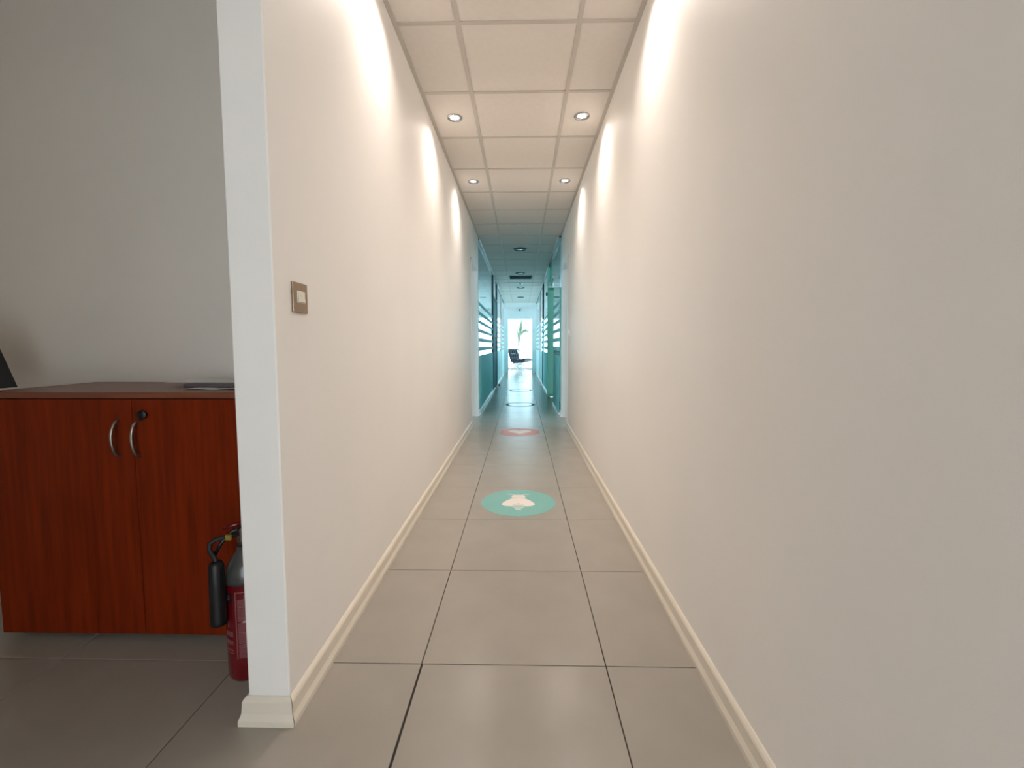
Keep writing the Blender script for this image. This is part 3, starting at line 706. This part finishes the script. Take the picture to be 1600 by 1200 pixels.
bk = cushion('back_cushion', .56, .72, .13, 3, 4, 1); bk.location = (-.34, 0, .36); bk.rotation_euler = (0, math.radians(-108), 0)
for o, nx_, L_ in ((se_, 4, .62), (bk, 3, .56)):
    for i in range(1, nx_):
        for j in range(1, 4):
            MB().lathe([(.016, 0), (.014, .010), (0, .014)], 10).build('button', 'leather', o, (L_*i/nx_, (j/4-.5)*.72, .055 if o is se_ else -.058))
for s in (-.34, .34):
    c1 = [Vector((-.44, s, .80)), Vector((-.36, s, .62)), Vector((-.27, s, .40)), Vector((-.14, s, .24)), Vector((.05, s, .10)), Vector((.24, s, .025)), Vector((.33, s, .012))]
    c2 = [Vector((.37, s, .38)), Vector((.22, s, .335)), Vector((.06, s, .28)), Vector((-.10, s, .19)), Vector((-.24, s, .09)), Vector((-.33, s, .012))]
    MB().tube(c1, .014, 8).build('frame_leg', 'chrome', ch); MB().tube(c2, .0138, 8).build('frame_leg', 'chrome', ch)
for x, z in ((-.40, .72), (-.25, .36), (.33, .365), (.0, .255)):
    MB().tube([(x, -.34, z), (x, .34, z)], .011, 8).build('cross_bar', 'chrome', ch)

# ---------------------------------------------------------------- palm outside the window
pm = empty('potted_palm', (-.13, 20.3, -.02), label='slender green palm in a pot outside the window behind the chair', cat='plant')
MB().lathe([(.15, 0), (.19, .42), (.20, .44), (.175, .44), (.17, .40)], 24).build('pot', 'planter', pm)
MB().lathe([(.168, .39), (.0, .40)], 20, cap=False).build('soil', 'soil', pm)
MB().tube([(0, 0, .38), (.01, 0, .8), (-.02, .0, 1.1), (.0, 0, 1.4)], .022, 8, .012).build('stem', 'trunk', pm)
def frond(base, dirx, diry, length, rise, droop, wd):
    n = 12; pts = []
    for i in range(n+1):
        t_ = i/n; pts.append(Vector((base[0]+dirx*length*t_, base[1]+diry*length*t_, base[2]+rise*t_-droop*t_*t_)))
    vs, fs = [], []
    for i, p_ in enumerate(pts):
        t_ = i/n; w_ = wd*math.sin(PI*min(1, .08+.92*t_))**.7
        side = (pts[min(i+1, n)]-pts[max(i-1, 0)]).normalized().cross(Vector((.3, 1, .15))).normalized()
        vs += [p_-side*w_, p_+Vector((0, 0, -.012)), p_+side*w_, p_+Vector((0, 0, -.016))]
    for i in range(n):
        a_ = 4*i
        fs += [(a_, a_+4, a_+5, a_+1), (a_+1, a_+5, a_+6, a_+2), (a_+2, a_+6, a_+7, a_+3), (a_+3, a_+7, a_+4, a_)]
    MB().add(vs, fs, True).build('frond', 'leaf', pm)
for b_, a_ in (((-.01, 0, 1.22), (.22, .1, .75, 1.15, .10, .075)), ((.0, 0, 1.36), (.55, .15, .75, .95, .52, .050)), ((.0, 0, 1.38), (.75, -.1, .75, 1.05, .80, .036)),
               ((-.01, 0, 1.30), (-.12, .2, .6, .75, .12, .030)), ((.0, 0, 1.0), (.10, .1, .5, .55, .08, .030)), ((.01, 0, .78), (-.35, .1, .35, .25, .08, .022)), ((.01, 0, .74), (.25, .1, .3, .3, .1, .02))):
    frond(b_, *a_)
# door stop on the floor by the left dark post
ds = empty('door_stop', (GXL+.075, 11.30, 0), label='black rubber door stop on the floor by the left dark post', cat='door stop')
MB().lathe([(.028, .0002), (.028, .02), (.022, .045), (.0, .05)], 18).build('bumper', 'rubber', ds)
MB().lathe([(.034, .0001), (.034, .006), (.029, .008)], 18).build('base', 'satin', ds)
